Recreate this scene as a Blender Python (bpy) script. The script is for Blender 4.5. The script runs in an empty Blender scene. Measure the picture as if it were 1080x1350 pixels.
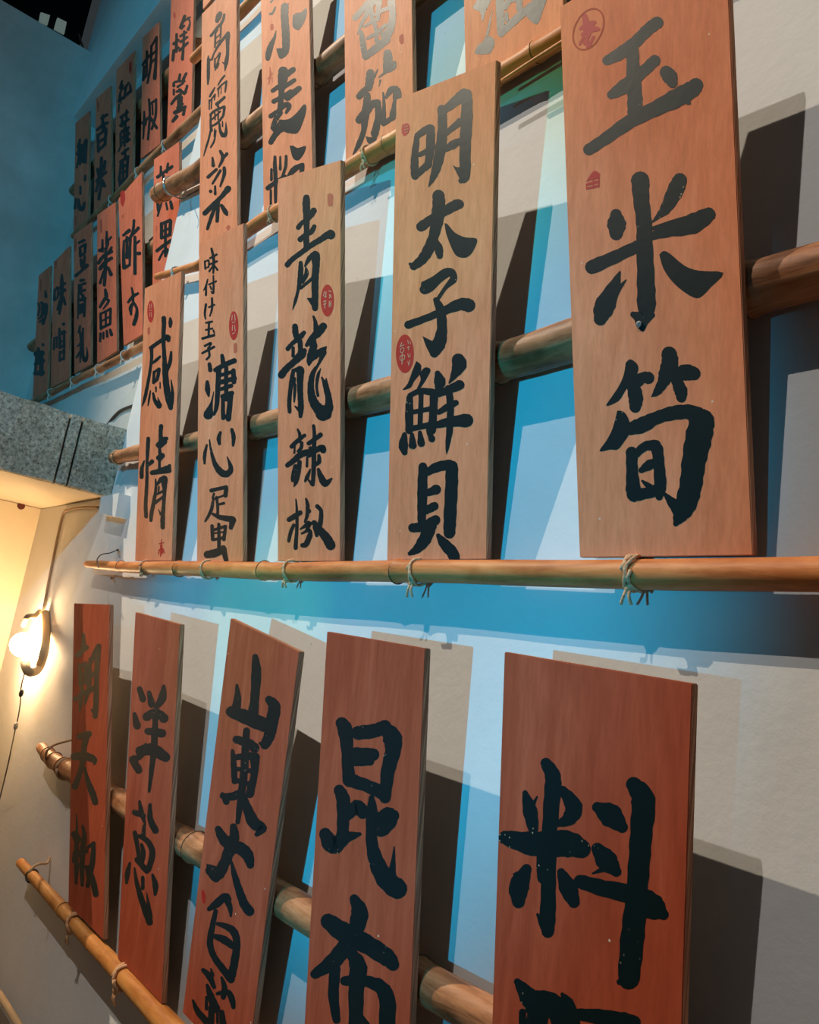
import bpy, bmesh, math, random
from mathutils import Vector, Matrix, noise
random.seed(7)
C = bpy.context.scene.collection
SC = bpy.context.scene
# ------------------------------------------------------------------ camera
# room axes: X runs along the sign wall, Y into the wall, Z up. Camera at (0,0,EYE).
EYE = 1.55
F = 1081.0
D_ = Vector((-339 - 540, 740 - 675, F)).normalized()
E1 = D_.cross(Vector((0, -1, 0))).normalized()
E2 = E1.cross(D_)
TH = math.radians(14.0)
UPc = E1 * math.sin(TH) + E2 * math.cos(TH)
NWc = E1 * math.cos(TH) - E2 * math.sin(TH)
RB = Matrix((-D_, NWc, UPc))                      # camera frame (x right, y down, z forward) -> room frame
def rdir(x, y): return RB @ Vector((x - 540, y - 675, F))
cam = bpy.data.cameras.new('camera'); co = bpy.data.objects.new('camera', cam); C.objects.link(co)
cam.sensor_fit = 'HORIZONTAL'; cam.sensor_width = 36; cam.lens = 36 * F / 1080; cam.clip_start = 0.02
r_, u_, b_ = RB @ Vector((1, 0, 0)), RB @ Vector((0, -1, 0)), RB @ Vector((0, 0, -1))
co.matrix_world = Matrix(((r_.x, u_.x, b_.x, 0), (r_.y, u_.y, b_.y, 0), (r_.z, u_.z, b_.z, EYE), (0, 0, 0, 1)))
SC.camera = co
# ------------------------------------------------------------------ world, lights, exposure
SC.view_settings.view_transform = 'Standard'; SC.view_settings.look = 'None'
SC.view_settings.gamma = 1; SC.view_settings.use_curve_mapping = False
SC.view_settings.exposure = 0.0
wd = bpy.data.worlds.new('world'); SC.world = wd; wd.use_nodes = True
wd.node_tree.nodes['Background'].inputs[0].default_value = (0.045, 0.056, 0.062, 1)
wd.node_tree.nodes['Background'].inputs[1].default_value = 0.55
def lamp(name, kind, loc, power, col, radius=0.03, aim=None, cone=None, blend=0.3):
    l = bpy.data.lights.new(name, kind); l.energy = power; l.color = col; l.shadow_soft_size = radius
    o = bpy.data.objects.new(name, l); C.objects.link(o); o.location = loc
    if cone: l.spot_size = math.radians(cone); l.spot_blend = blend
    if aim is not None: o.rotation_euler = (Vector(aim) - Vector(loc)).to_track_quat('-Z', 'Y').to_euler()
    return o
lamp('track_lamp_near', 'SPOT', (-0.93, -1.46, 3.36 + EYE), 225, (1.0, 0.94, 0.88), 0.012, (-0.75, 0.7, 0.50 + EYE), 60, 0.8)
lamp('track_lamp_far', 'SPOT', (-4.35, -1.85, 4.46 + EYE), 1100, (1.0, 0.86, 0.67), 0.015, (-0.8, 0.7, 0.45 + EYE), 43, 0.7)
lamp('blue_wash_lamp', 'SPOT', (-0.05, -2.52, -0.43 + EYE), 290, (0.0, 0.56, 1.0), 0.012, (-1.07, 0.7, 0.18 + EYE), 25.5, 0.65)
lamp('added_blue_fill_high', 'SPOT', (0.30, -2.60, 1.5 + EYE), 330, (0.03, 0.60, 1.0), 0.02, (-2.3, 0.7, 1.60 + EYE), 50, 0.8)  # added blue fill to brighten the upper left and the recess
lamp('added_green_fringe', 'SPOT', (-0.02, -2.55, -0.43 + EYE), 70, (0.12, 1.0, 0.20), 0.02, (-0.93, 0.7, 0.78 + EYE), 12, 0.8)  # added spot that tints the rim of the blue pool green
lamp('added_green_fringe_low', 'SPOT', (-0.02, -2.55, -0.43 + EYE), 60, (0.12, 1.0, 0.20), 0.02, (-1.27, 0.7, 0.04 + EYE), 8, 0.8)  # small added spot for the green fringe low on the left
# ------------------------------------------------------------------ helpers
W0 = 0.703; W1 = 0.815; LM = 0.1526; LL = 0.0909
def onw(x, y, w):
    r = rdir(x, y); p = r * (w / r.y); return Vector((p.x, p.y, p.z + EYE))
def onx(x, y, X):
    r = rdir(x, y); p = r * (X / r.x); return Vector((p.x, p.y, p.z + EYE))
def plane(bw, bz, L): return (Vector((0, math.cos(L), math.sin(L))), bw * math.cos(L) + bz * math.sin(L))
ROW = dict(mid=plane(.675, .148, LM), low=plane(.665, -.56, LL), top=plane(.675, .88, LM), high=plane(.675, 1.67, LM),
           left=plane(.79, .86, LM), attic=plane(.79, 1.66, LM))
def onb(x, y, row, lift=0.0):
    n, k = ROW[row]; r = rdir(x, y); p = r * ((k - lift) / r.dot(n)); return Vector((p.x, p.y, p.z + EYE))
def pxr(d, P):
    q = RB.transposed() @ Vector((P.x, P.y, P.z - EYE)); return 0.5 * d * q.z / F
def link(name, bm, mat, parent=None, origin=None, smooth=False):
    me = bpy.data.meshes.new(name)
    if origin is not None: bmesh.ops.translate(bm, verts=bm.verts, vec=-Vector(origin))
    bmesh.ops.recalc_face_normals(bm, faces=bm.faces) if not smooth == 'flat' else None
    bm.to_mesh(me); bm.free()
    if smooth is True:
        for p in me.polygons: p.use_smooth = True
    for m in (mat if isinstance(mat, (list, tuple)) else [mat]): me.materials.append(m)
    o = bpy.data.objects.new(name, me); C.objects.link(o)
    if parent is not None: o.parent = parent
    elif origin is not None: o.location = origin
    return o
def thing(name, label, cat, loc, group=None):
    o = bpy.data.objects.new(name, None); C.objects.link(o); o.location = loc; o.empty_display_size = .05
    o['label'] = label; o['category'] = cat
    if group: o['group'] = group
    return o
def tag(o, label, cat, group=None):
    o['label'] = label; o['category'] = cat
    if group: o['group'] = group
    return o
def struct(o): o['kind'] = 'structure'; return o
def hexa(bm, p):           # 8 points: 4 front (ring), 4 back (ring)
    v = [bm.verts.new(q) for q in p]
    for f in ((0, 1, 2, 3), (7, 6, 5, 4), (0, 4, 5, 1), (1, 5, 6, 2), (2, 6, 7, 3), (3, 7, 4, 0)): bm.faces.new([v[i] for i in f])
    return v
def box(bm, x0, x1, y0, y1, z0, z1):
    return hexa(bm, [(x0, y0, z0), (x1, y0, z0), (x1, y0, z1), (x0, y0, z1), (x0, y1, z0), (x1, y1, z0), (x1, y1, z1), (x0, y1, z1)])
def cat_rom(P, n):
    out = []
    for i in range(len(P) - 1):
        a, b, c, d = P[max(i - 1, 0)], P[i], P[i + 1], P[min(i + 2, len(P) - 1)]
        for k in range(n):
            t = k / n
            out.append(tuple(0.5 * ((2 * b[j]) + (c[j] - a[j]) * t + (2 * a[j] - 5 * b[j] + 4 * c[j] - d[j]) * t * t + (3 * b[j] - a[j] - 3 * c[j] + d[j]) * t ** 3) for j in range(len(b))))
    out.append(tuple(P[-1])); return out
def tube(bm, pts, rads, seg=10, caps=True):
    pts = [Vector(p) for p in pts]; rings = []; prev = None
    for i, p in enumerate(pts):
        t = (pts[min(i + 1, len(pts) - 1)] - pts[max(i - 1, 0)]).normalized()
        if prev is None: a = t.orthogonal().normalized()
        else: a = (prev - t * prev.dot(t)).normalized()
        prev = a; b = t.cross(a); r = rads[i] if isinstance(rads, (list, tuple)) else rads
        rings.append([bm.verts.new(p + (a * math.cos(2 * math.pi * k / seg) + b * math.sin(2 * math.pi * k / seg)) * r) for k in range(seg)])
    for A, B in zip(rings, rings[1:]):
        for k in range(seg): bm.faces.new((A[k], A[(k + 1) % seg], B[(k + 1) % seg], B[k]))
    if caps: bm.faces.new(rings[0][::-1]); bm.faces.new(rings[-1])
    return rings
# ------------------------------------------------------------------ materials
def mat(name, base, rough=0.7, spec=0.3):
    m = bpy.data.materials.new(name); m.use_nodes = True; b = m.node_tree.nodes['Principled BSDF']
    b.inputs['Base Color'].default_value = (*base, 1); b.inputs['Roughness'].default_value = rough; b.inputs['Specular IOR Level'].default_value = spec
    return m, m.node_tree, b
def nd(t, k, **kw):
    n = t.nodes.new(k)
    for a, v in kw.items():
        if a in n.inputs: n.inputs[a].default_value = v
        else: setattr(n, a, v)
    return n
def coords(t, scale=(1, 1, 1), obj=True, loc=(0, 0, 0)):
    tc = nd(t, 'ShaderNodeTexCoord'); mp = nd(t, 'ShaderNodeMapping'); mp.inputs['Scale'].default_value = scale; mp.inputs['Location'].default_value = loc
    t.links.new(tc.outputs['Object' if obj else 'Generated'], mp.inputs[0]); return mp.outputs[0]
def ramp(t, fac, stops):
    r = nd(t, 'ShaderNodeValToRGB'); e = r.color_ramp.elements
    while len(e) < len(stops): e.new(0.5)
    for k, (p, c) in enumerate(stops): e[k].position = p; e[k].color = (*c, 1) if len(c) == 3 else c
    t.links.new(fac, r.inputs[0]); return r.outputs[0]
def noise_(t, vec, scale, detail=4, rough=0.55, dist=0.0):
    n = nd(t, 'ShaderNodeTexNoise'); n.inputs['Scale'].default_value = scale; n.inputs['Detail'].default_value = detail
    n.inputs['Roughness'].default_value = rough; n.inputs['Distortion'].default_value = dist; t.links.new(vec, n.inputs['Vector']); return n.outputs['Fac']
def mixc(t, fac, a, b, mode='MIX'):
    m = nd(t, 'ShaderNodeMix', data_type='RGBA', blend_type=mode)
    for s, v in ((0, fac), (6, a), (7, b)):
        if hasattr(v, 'is_linked') or hasattr(v, 'links'): t.links.new(v, m.inputs[s])
        else: m.inputs[s].default_value = v if s == 0 else (*v, 1)
    return m.outputs[2]
def bump(t, b, h, strength, dist=0.002):
    n = nd(t, 'ShaderNodeBump'); n.inputs['Strength'].default_value = strength; n.inputs['Distance'].default_value = dist
    t.links.new(h, n.inputs['Height']); t.links.new(n.outputs[0], b.inputs['Normal'])
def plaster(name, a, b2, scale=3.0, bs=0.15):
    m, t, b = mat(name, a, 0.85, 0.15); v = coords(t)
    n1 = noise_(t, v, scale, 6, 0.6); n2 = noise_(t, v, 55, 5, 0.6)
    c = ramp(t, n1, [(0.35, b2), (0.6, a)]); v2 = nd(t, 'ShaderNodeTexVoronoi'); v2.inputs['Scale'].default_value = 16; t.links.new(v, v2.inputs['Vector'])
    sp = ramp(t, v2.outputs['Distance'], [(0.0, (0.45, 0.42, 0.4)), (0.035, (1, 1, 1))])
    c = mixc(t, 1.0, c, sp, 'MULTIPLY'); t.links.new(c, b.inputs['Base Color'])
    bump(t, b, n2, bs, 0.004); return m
M = {}
M['plaster'] = plaster('painted_plaster', (0.74, 0.73, 0.71), (0.68, 0.665, 0.64))
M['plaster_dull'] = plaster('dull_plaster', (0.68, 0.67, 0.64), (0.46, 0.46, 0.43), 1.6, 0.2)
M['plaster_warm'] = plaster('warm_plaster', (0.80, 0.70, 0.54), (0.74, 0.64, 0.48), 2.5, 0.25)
def concrete():
    m, t, b = mat('exposed_concrete', (0.3, 0.3, 0.27), 0.9, 0.2); v = coords(t)
    n1 = noise_(t, v, 9, 8, 0.7); n2 = noise_(t, v, 105, 6, 0.78)
    vo = nd(t, 'ShaderNodeTexVoronoi'); vo.inputs['Scale'].default_value = 75; t.links.new(v, vo.inputs['Vector'])
    c = ramp(t, n2, [(0.33, (0.13, 0.12, 0.095)), (0.48, (0.60, 0.54, 0.42)), (0.62, (0.95, 0.86, 0.70))])
    c2 = ramp(t, n1, [(0.32, (0.6, 0.58, 0.54)), (0.55, (1, 1, 1))])
    pit = ramp(t, vo.outputs['Distance'], [(0.08, (0.25, 0.25, 0.22)), (0.2, (1, 1, 1))])
    c = mixc(t, 1.0, mixc(t, 0.8, c, c2, 'MULTIPLY'), pit, 'MULTIPLY'); t.links.new(c, b.inputs['Base Color'])
    bump(t, b, n2, 0.9, 0.012); return m
M['concrete'] = concrete()
def wood(name, a, b_c, c_c):
    m, t, b = mat(name, a, 0.6, 0.12); v = coords(t, (1, 1, 0.10)); oi = nd(t, 'ShaderNodeObjectInfo')
    ad = nd(t, 'ShaderNodeVectorMath', operation='ADD'); t.links.new(v, ad.inputs[0])
    mu = nd(t, 'ShaderNodeVectorMath', operation='SCALE'); t.links.new(oi.outputs['Location'], mu.inputs[0]); mu.inputs['Scale'].default_value = 7.3
    t.links.new(mu.outputs[0], ad.inputs[1]); v = ad.outputs[0]
    n1 = noise_(t, v, 26, 6, 0.6, 1.2); n2 = noise_(t, v, 170, 4, 0.7); v3 = coords(t, (1, 1, 0.5)); n3 = noise_(t, v3, 5, 3, 0.5)
    c = ramp(t, n1, [(0.3, b_c), (0.55, a), (0.75, c_c)]); g = ramp(t, n2, [(0.3, (0.80, 0.78, 0.76)), (0.6, (1, 1, 1))])
    h = ramp(t, n3, [(0.3, (0.86, 0.82, 0.80)), (0.65, (1, 1, 1))])
    c = mixc(t, 0.8, mixc(t, 1.0, c, h, 'MULTIPLY'), g, 'MULTIPLY')
    vo = nd(t, 'ShaderNodeTexVoronoi'); vo.inputs['Scale'].default_value = 22; t.links.new(coords(t), vo.inputs['Vector'])
    sp = ramp(t, vo.outputs['Distance'], [(0.02, (1, 1, 1)), (0.035, (0, 0, 0))]); c = mixc(t, sp, c, (0.80, 0.66, 0.5))
    t.links.new(c, b.inputs['Base Color']); bump(t, b, n2, 0.12, 0.001); return m
M['board'] = wood('veneer_board', (0.92, 0.315, 0.148), (0.82, 0.265, 0.118), (0.96, 0.36, 0.178))
M['board_dim'] = wood('board_light_offset', (0.85, 0.215, 0.115), (0.75, 0.18, 0.09), (0.92, 0.26, 0.14))  # veneer copy reddened to counter the teal light in the recess
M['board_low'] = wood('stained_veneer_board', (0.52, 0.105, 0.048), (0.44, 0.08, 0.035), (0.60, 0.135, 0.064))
def edge():
    m, t, b = mat('plywood_edge', (0.30, 0.15, 0.09), 0.8, 0.2); v = coords(t, (1, 60, 1)); n = noise_(t, v, 7, 2)
    t.links.new(ramp(t, n, [(0.4, (0.28, 0.11, 0.06)), (0.6, (0.55, 0.27, 0.15))]), b.inputs['Base Color']); return m
M['edge'] = edge()
def ink():
    m, t, b = mat('brushed_ink', (0.004, 0.012, 0.014), 0.42, 0.22); v = coords(t)
    vo = nd(t, 'ShaderNodeTexVoronoi'); vo.inputs['Scale'].default_value = 150; t.links.new(v, vo.inputs['Vector'])
    n = noise_(t, v, 14, 2); th = nd(t, 'ShaderNodeMath', operation='MULTIPLY'); 
    s = ramp(t, vo.outputs['Distance'], [(0.10, (1, 1, 1)), (0.15, (0, 0, 0))]); s2 = ramp(t, n, [(0.60, (0, 0, 0)), (0.66, (1, 1, 1))])
    k = mixc(t, 1.0, s, s2, 'MULTIPLY'); c = mixc(t, k, (0.004, 0.014, 0.016), (0.50, 0.36, 0.22)); t.links.new(c, b.inputs['Base Color'])
    bump(t, b, noise_(t, coords(t, (1, 1, 1)), 90, 3), 0.15, 0.001); return m
M['ink'] = ink()
M['back'] = mat('board_back', (0.16, 0.10, 0.07), 0.9, 0.1)[0]
M['red'] = mat('red_seal_ink', (0.50, 0.018, 0.012), 0.6, 0.3)[0]
M['red_faint'] = mat('faded_seal_ink', (0.50, 0.10, 0.05), 0.7, 0.2)[0]
M['stamp_pale'] = mat('stamp_bare_wood', (0.62, 0.26, 0.16), 0.7, 0.2)[0]
def bamboo(name, a, b_c, c_c, spots):
    m, t, b = mat(name, a, 0.5, 0.25); v = coords(t, (0.12, 1, 1)); n1 = noise_(t, v, 60, 6, 0.65, 0.5); n2 = noise_(t, coords(t, (0.5, 1, 1)), 16, 5, 0.6)
    c = ramp(t, n1, [(0.32, b_c), (0.5, a), (0.72, c_c)]); d = ramp(t, n2, [(0.36, spots), (0.52, (1, 1, 1))])
    t.links.new(mixc(t, 0.9, c, d, 'MULTIPLY'), b.inputs['Base Color']); bump(t, b, n1, 0.3, 0.002); return m
M['cane'] = bamboo('honey_bamboo', (0.62, 0.20, 0.055), (0.44, 0.115, 0.03), (0.76, 0.30, 0.10), (0.72, 0.62, 0.52))
M['cane_orange'] = bamboo('orange_bamboo', (0.62, 0.25, 0.06), (0.45, 0.15, 0.03), (0.74, 0.36, 0.11), (0.7, 0.6, 0.5))
M['pole'] = bamboo('weathered_bamboo', (0.46, 0.185, 0.075), (0.18, 0.065, 0.025), (0.66, 0.32, 0.15), (0.45, 0.36, 0.28))
M['node'] = mat('bamboo_node_scar', (0.13, 0.065, 0.03), 0.8, 0.2)[0]
M['cut'] = mat('cut_bamboo_end', (0.60, 0.42, 0.24), 0.8, 0.2)[0]
def twine_m():
    m, t, b = mat('jute_twine', (0.55, 0.38, 0.22), 0.9, 0.1); n = noise_(t, coords(t), 400, 3)
    t.links.new(ramp(t, n, [(0.35, (0.50, 0.25, 0.12)), (0.65, (0.85, 0.52, 0.29))]), b.inputs['Base Color']); return m
M['twine'] = twine_m()
M['twine_pale'] = mat('pale_cord', (0.62, 0.58, 0.50), 0.9, 0.1)[0]
M['wire'] = mat('dark_wire', (0.06, 0.045, 0.035), 0.5, 0.5)[0]
M['wire_tan'] = mat('painted_conduit', (0.36, 0.26, 0.18), 0.7, 0.2)[0]
M['steel'] = mat('steel_screw', (0.6, 0.6, 0.58), 0.3, 0.5)[0]; M['steel'].node_tree.nodes['Principled BSDF'].inputs['Metallic'].default_value = 0.9
M['dark'] = mat('unlit_void_dark', (0.012, 0.016, 0.02), 0.9, 0.1)[0]  # near-black colour standing for the unlit space above the end wall
M['floor'] = plaster('screed_floor', (0.20, 0.17, 0.15), (0.15, 0.13, 0.11), 2, 0.3)
M['plate'] = mat('lamp_plate', (0.62, 0.46, 0.27), 0.6, 0.3)[0]
def emit(name, col, st):
    m, t, b = mat(name, col, 0.5); b.inputs['Emission Color'].default_value = (*col, 1); b.inputs['Emission Strength'].default_value = st; return m
M['globe'] = emit('lit_globe', (1.0, 0.66, 0.34), 220)
M['pane'] = emit('lit_pane', (0.55, 0.72, 0.66), 0.16)
# ------------------------------------------------------------------ setting
XE = -2.19            # where the projecting main wall ends above the slab
XU = -4.05            # upper end wall
XL = -2.85            # lower end wall
ZT = onw(140, 650, W0).z; ZT = EYE + 0.322       # slab underside
ZS = EYE + 0.508      # slab top
ZB = EYE + 2.36       # underside of the upper wall band
bm = bmesh.new()
for (x0, x1, z0, z1) in ((XL, 1.6, -0.0, ZT), (XE, 1.6, ZT, ZB)):
    box(bm, x0, x1, W0, W0 + 0.24, z0, z1)
struct(link('wall_back', bm, M['plaster']))
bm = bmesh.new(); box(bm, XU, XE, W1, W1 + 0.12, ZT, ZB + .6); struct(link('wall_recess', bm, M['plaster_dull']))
bm = bmesh.new(); box(bm, XU - 0.10, 1.6, W0, W1 + .12, ZB, ZB + 2.2); struct(link('trim_1', bm, M['plaster']))
ZE = onx(108, 62, XU).z
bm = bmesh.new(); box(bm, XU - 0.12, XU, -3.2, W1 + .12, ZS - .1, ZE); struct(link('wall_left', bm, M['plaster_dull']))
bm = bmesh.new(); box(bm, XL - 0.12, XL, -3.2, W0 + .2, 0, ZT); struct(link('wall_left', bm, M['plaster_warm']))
bm = bmesh.new(); box(bm, XL - .12, 1.6, -3.2, W0, -0.1, 0); struct(link('floor', bm, M['floor']))
# unlit void above the end wall: darkness painted on a far wall, two pale panes
bm = bmesh.new(); box(bm, -7.6, -7.5, -4.5, 1.2, ZE - 1.5, ZE + 4); struct(link('wall_far', bm, M['dark']))
for i, q in enumerate((((54, 16), (66, 20), (63, 32), (52, 27)), ((76, 23), (88, 29), (85, 44), (72, 37)))):
    p = [onx(a, b2, -7.45) for a, b2 in q]; bm = bmesh.new(); hexa(bm, p + [v + Vector((-0.03, 0, 0)) for v in p])
    struct(link('window_%d' % (i + 1), bm, M['pane']))
# concrete floor slab seen edge on: three cast lengths with open joints
cuts = []
for (x, y) in ((83, 590), (99, 596)):
    cuts.append(onx(x, y, XE).y)
ys = [-3.2, cuts[0], cuts[1], W0 - 0.0]
ys = sorted([-3.2] + cuts + [W0])
root = bpy.data.objects.new('trim_2', None); C.objects.link(root); root['kind'] = 'structure'
for k in range(3):
    g = 0.003; bm = bmesh.new(); y0, y1 = ys[k] + (g if k else 0), ys[k + 1] - (g if k < 2 else 0)
    n = max(2, int((y1 - y0) / 0.03)); top = []; bot = []
    # ragged front face
    rows = 7; grid = []
    for i in range(n + 1):
        yy = y0 + (y1 - y0) * i / n; col = []
        for j in range(rows + 1):
            zz = ZT + (ZS - ZT) * j / rows; e = 1 if 0 < j < rows else 0.4
            dx = (noise.noise(Vector((yy * 22, zz * 22, 3))) * 0.006 + noise.noise(Vector((yy * 60, zz * 60, 9))) * 0.003) * e
            dz = noise.noise(Vector((yy * 14, j * 3.1, 1))) * 0.005 if j in (0, rows) else 0
            col.append(bm.verts.new((XE + dx, yy, zz + dz)))
        grid.append(col)
    bk = [[bm.verts.new((XE - 0.035, c[0].co.y, ZT)), bm.verts.new((XE - 0.035, c[0].co.y, ZS))] for c in grid]
    for i in range(n):
        for j in range(rows): bm.faces.new((grid[i][j], grid[i + 1][j], grid[i + 1][j + 1], grid[i][j + 1]))
        bm.faces.new((grid[i][0], bk[i][0], bk[i + 1][0], grid[i + 1][0])); bm.faces.new((grid[i][rows], grid[i + 1][rows], bk[i + 1][1], bk[i][1]))
    for e in (0, n):
        bm.faces.new([c for c in grid[e]] + [bk[e][1], bk[e][0]])
    link('concrete_panel', bm, M['concrete'], root)
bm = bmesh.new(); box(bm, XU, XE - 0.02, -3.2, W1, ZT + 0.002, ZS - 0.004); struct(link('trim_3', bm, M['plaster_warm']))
bm = bmesh.new(); p = [onw(a, b2, W0 - 0.03) for a, b2 in ((133, 655), (157, 650), (152, 681), (130, 677))]
hexa(bm, p + [v + Vector((0, 0.03, 0)) for v in p]); struct(link('trim_4', bm, M['plaster']))
# ------------------------------------------------------------------ lettered boards
# crops: origin and scale of the frame each brush stroke was measured in
K = dict(a=(740, 0, 3.068), b=(740, 420, 3.176), c=(480, 60, 3.75), d=(440, 160, 3.375), e=(480, 400, 3.555), f=(600, 850, 2.25),
         g=(380, 820, 2.547), h=(60, 780, 3.0), i=(220, 1050, 4.5), j=(80, 960, 4.5), k=(80, 780, 6.0), l=(240, 280, 4.5), m=(240, 500, 4.5),
         n=(360, 240, 7.94), o=(360, 410, 8.44), p=(360, 550, 7.11), q=(260, 0, 11.25), r=(260, 90, 11.25), s=(340, 0, 10.385), t=(340, 80, 6.43),
         u=(455, 0, 6.14), v=(610, 0, 8.31), w=(90, 150, 8.44), x=(145, 80, 7.5), y=(175, 20, 7.94), z=(40, 360, 9.0), A=(120, 290, 7.94),
         B=(180, 400, 8.43), D=(180, 550, 7.1), E=(200, 0, 4.154), G=(190, 150, 5.87), H=(30, 0, 4.82), I=(30, 240, 4.5), O=(0, 0, 1.0))
def parse(s):
    out = []
    for st in s.split(';'):
        st = st.strip()
        if not st: continue
        poly = st.startswith('P')
        out.append((poly, [tuple(float(c) for c in q.split(',')) for q in st.lstrip('P ').split()]))
    return out
WM = dict(w=1.45, x=1.4, y=1.4, z=1.35, A=1.25, G=1.15, I=1.3, k=1.25, j=1.2, h=1.12, i=1.08, l=1.15, m=1.1, B=1.08, D=1.08, q=1.2, r=1.2, t=1.05, p=1.05)
def glyph(name, crop, data, row, parent, org, material, lift0=0.00015, rag=0.05):
    ox, oy, sc = K[crop]; bm = bmesh.new(); li = lift0; rnd = random.Random(hash(data) & 0xffff if False else len(data) * 31 + int(ox))
    def V(x, y): return bm.verts.new(onb(ox + x / sc, oy + y / sc, row, li) - org)
    for poly, P in parse(data):
        li += 0.000008
        if poly:
            Q = cat_rom([p[:2] for p in P + P[:1]], 3)[:-1]
            bm.faces.new([V(*q) for q in Q]); continue
        if len(P) == 1: P = [(P[0][0] - .5, P[0][1], P[0][2]), (P[0][0] + .5, P[0][1], P[0][2])]
        Q = cat_rom(P, 5); L = []; R = []; N = len(Q); ph = rnd.uniform(0, 9)
        for i, (x, y, w) in enumerate(Q):
            a, b = Q[max(i - 1, 0)], Q[min(i + 1, N - 1)]; dx, dy = b[0] - a[0], b[1] - a[1]; m_ = math.hypot(dx, dy) or 1; dx /= m_; dy /= m_
            w = max(w, 1.0) * 0.5 * WM.get(crop, 1.07); k1 = 1 + rag * math.sin(i * 1.9 + ph) ; k2 = 1 + rag * math.sin(i * 2.3 + ph * 2)
            L.append((x - dy * w * k1, y + dx * w * k1)); R.append((x + dy * w * k2, y - dx * w * k2))
            if i == 0: d0 = (dx, dy, w)
            if i == N - 1: d1 = (dx, dy, w)
        capA = [(Q[0][0] + d0[2] * (-math.cos(t) * d0[0] - math.sin(t) * d0[1]) * 1, Q[0][1] + d0[2] * (-math.cos(t) * d0[1] + math.sin(t) * d0[0])) for t in (1.0, 0.5, 0.0, -0.5, -1.0)]
        capB = [(Q[-1][0] + d1[2] * (math.cos(t) * d1[0] + math.sin(t) * d1[1]), Q[-1][1] + d1[2] * (math.cos(t) * d1[1] - math.sin(t) * d1[0])) for t in (1.0, 0.5, 0.0, -0.5, -1.0)]
        lv = [V(*p) for p in L]; rv = [V(*p) for p in R]
        for i in range(N - 1): bm.faces.new((lv[i], rv[i], rv[i + 1], lv[i + 1]))
        ca = [V(*p) for p in capA]; bm.faces.new([lv[0]] + ca + [rv[0]])
        cb = [V(*p) for p in capB]; bm.faces.new([rv[-1]] + cb + [lv[-1]])
    n = Vector(ROW[row][0])
    for f in bm.faces:
        f.normal_update()
        if f.normal.dot(n) > 0: f.normal_flip()
    me = bpy.data.meshes.new(name); bm.to_mesh(me); bm.free(); me.materials.append(material)
    o = bpy.data.objects.new(name, me); C.objects.link(o); o.parent = parent; return o
def ell(cx, cy, rx, ry, tilt=0, n=16):
    t = math.radians(tilt)
    return 'P ' + ' '.join('%.1f,%.1f' % (cx + rx * math.cos(a) * math.cos(t) - ry * math.sin(a) * math.sin(t), cy + rx * math.cos(a) * math.sin(t) + ry * math.sin(a) * math.cos(t)) for a in [2 * math.pi * k / n for k in range(n)])
def ring(cx, cy, rx, ry, w, tilt=0, n=14):
    t = math.radians(tilt)
    return ' '.join('%.1f,%.1f,%.1f' % (cx + rx * math.cos(a) * math.cos(t) - ry * math.sin(a) * math.sin(t), cy + rx * math.cos(a) * math.sin(t) + ry * math.sin(a) * math.cos(t), w) for a in [2 * math.pi * k / n for k in range(n + 1)])
TH_B = 0.009
GROUPS = dict(mid='lettered boards of the middle row', low='dark lettered boards of the lower row', top='lettered boards of the top row', high='boards above the top row', left='lettered boards low on the recessed wall', attic='lettered boards high on the recessed wall')
def board(label, row, quad, chars, seals=(), group=None):
    TL, TR, BR, BL = [onb(x, y, row) for x, y in quad]
    up_ = dict(mid=0.0025, top=0.004).get(row, 0.001); BL = BL + (TL - BL).normalized() * up_; BR = BR + (TR - BR).normalized() * up_     # feet sit on the rail
    org = (BL + BR) / 2
    t = thing('sign_board', label, 'sign', org, GROUPS[row])
    n = Vector(ROW[row][0]); bm = bmesh.new()
    f = [BL - org, BR - org, TR - org, TL - org]
    v = hexa(bm, f + [p + n * TH_B for p in f])
    bm.normal_update(); bmesh.ops.bevel(bm, geom=list(bm.edges), offset=0.0009, segments=2, affect='EDGES')
    bmesh.ops.recalc_face_normals(bm, faces=bm.faces)
    for fc in bm.faces: fc.material_index = 0 if fc.normal.dot(n) < -.9 else (2 if fc.normal.dot(n) > .9 else 1)
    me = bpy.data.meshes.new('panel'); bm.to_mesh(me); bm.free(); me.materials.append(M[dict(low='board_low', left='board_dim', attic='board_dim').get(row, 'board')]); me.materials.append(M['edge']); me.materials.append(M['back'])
    o = bpy.data.objects.new('panel', me); C.objects.link(o); o.parent = t
    for crop, data in chars: glyph('painted_character', crop, data, row, t, org, M['ink'])
    for s in seals:
        crop, data, mt = s[:3]; g = glyph('seal_stamp', crop, data, row, t, org, M[mt], 0.00015, 0.03)
        if len(s) > 3:
            h = glyph('stamp_character', s[3], s[4], row, g, org, M[s[5]], 0.0004, 0.0)
    return t, org
def oval(crop, cx, cy, rx, ry, inner=None):
    return (crop, ell(cx, cy, rx, ry), 'red') + ((crop, inner, 'stamp_pale') if inner else ())
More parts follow.
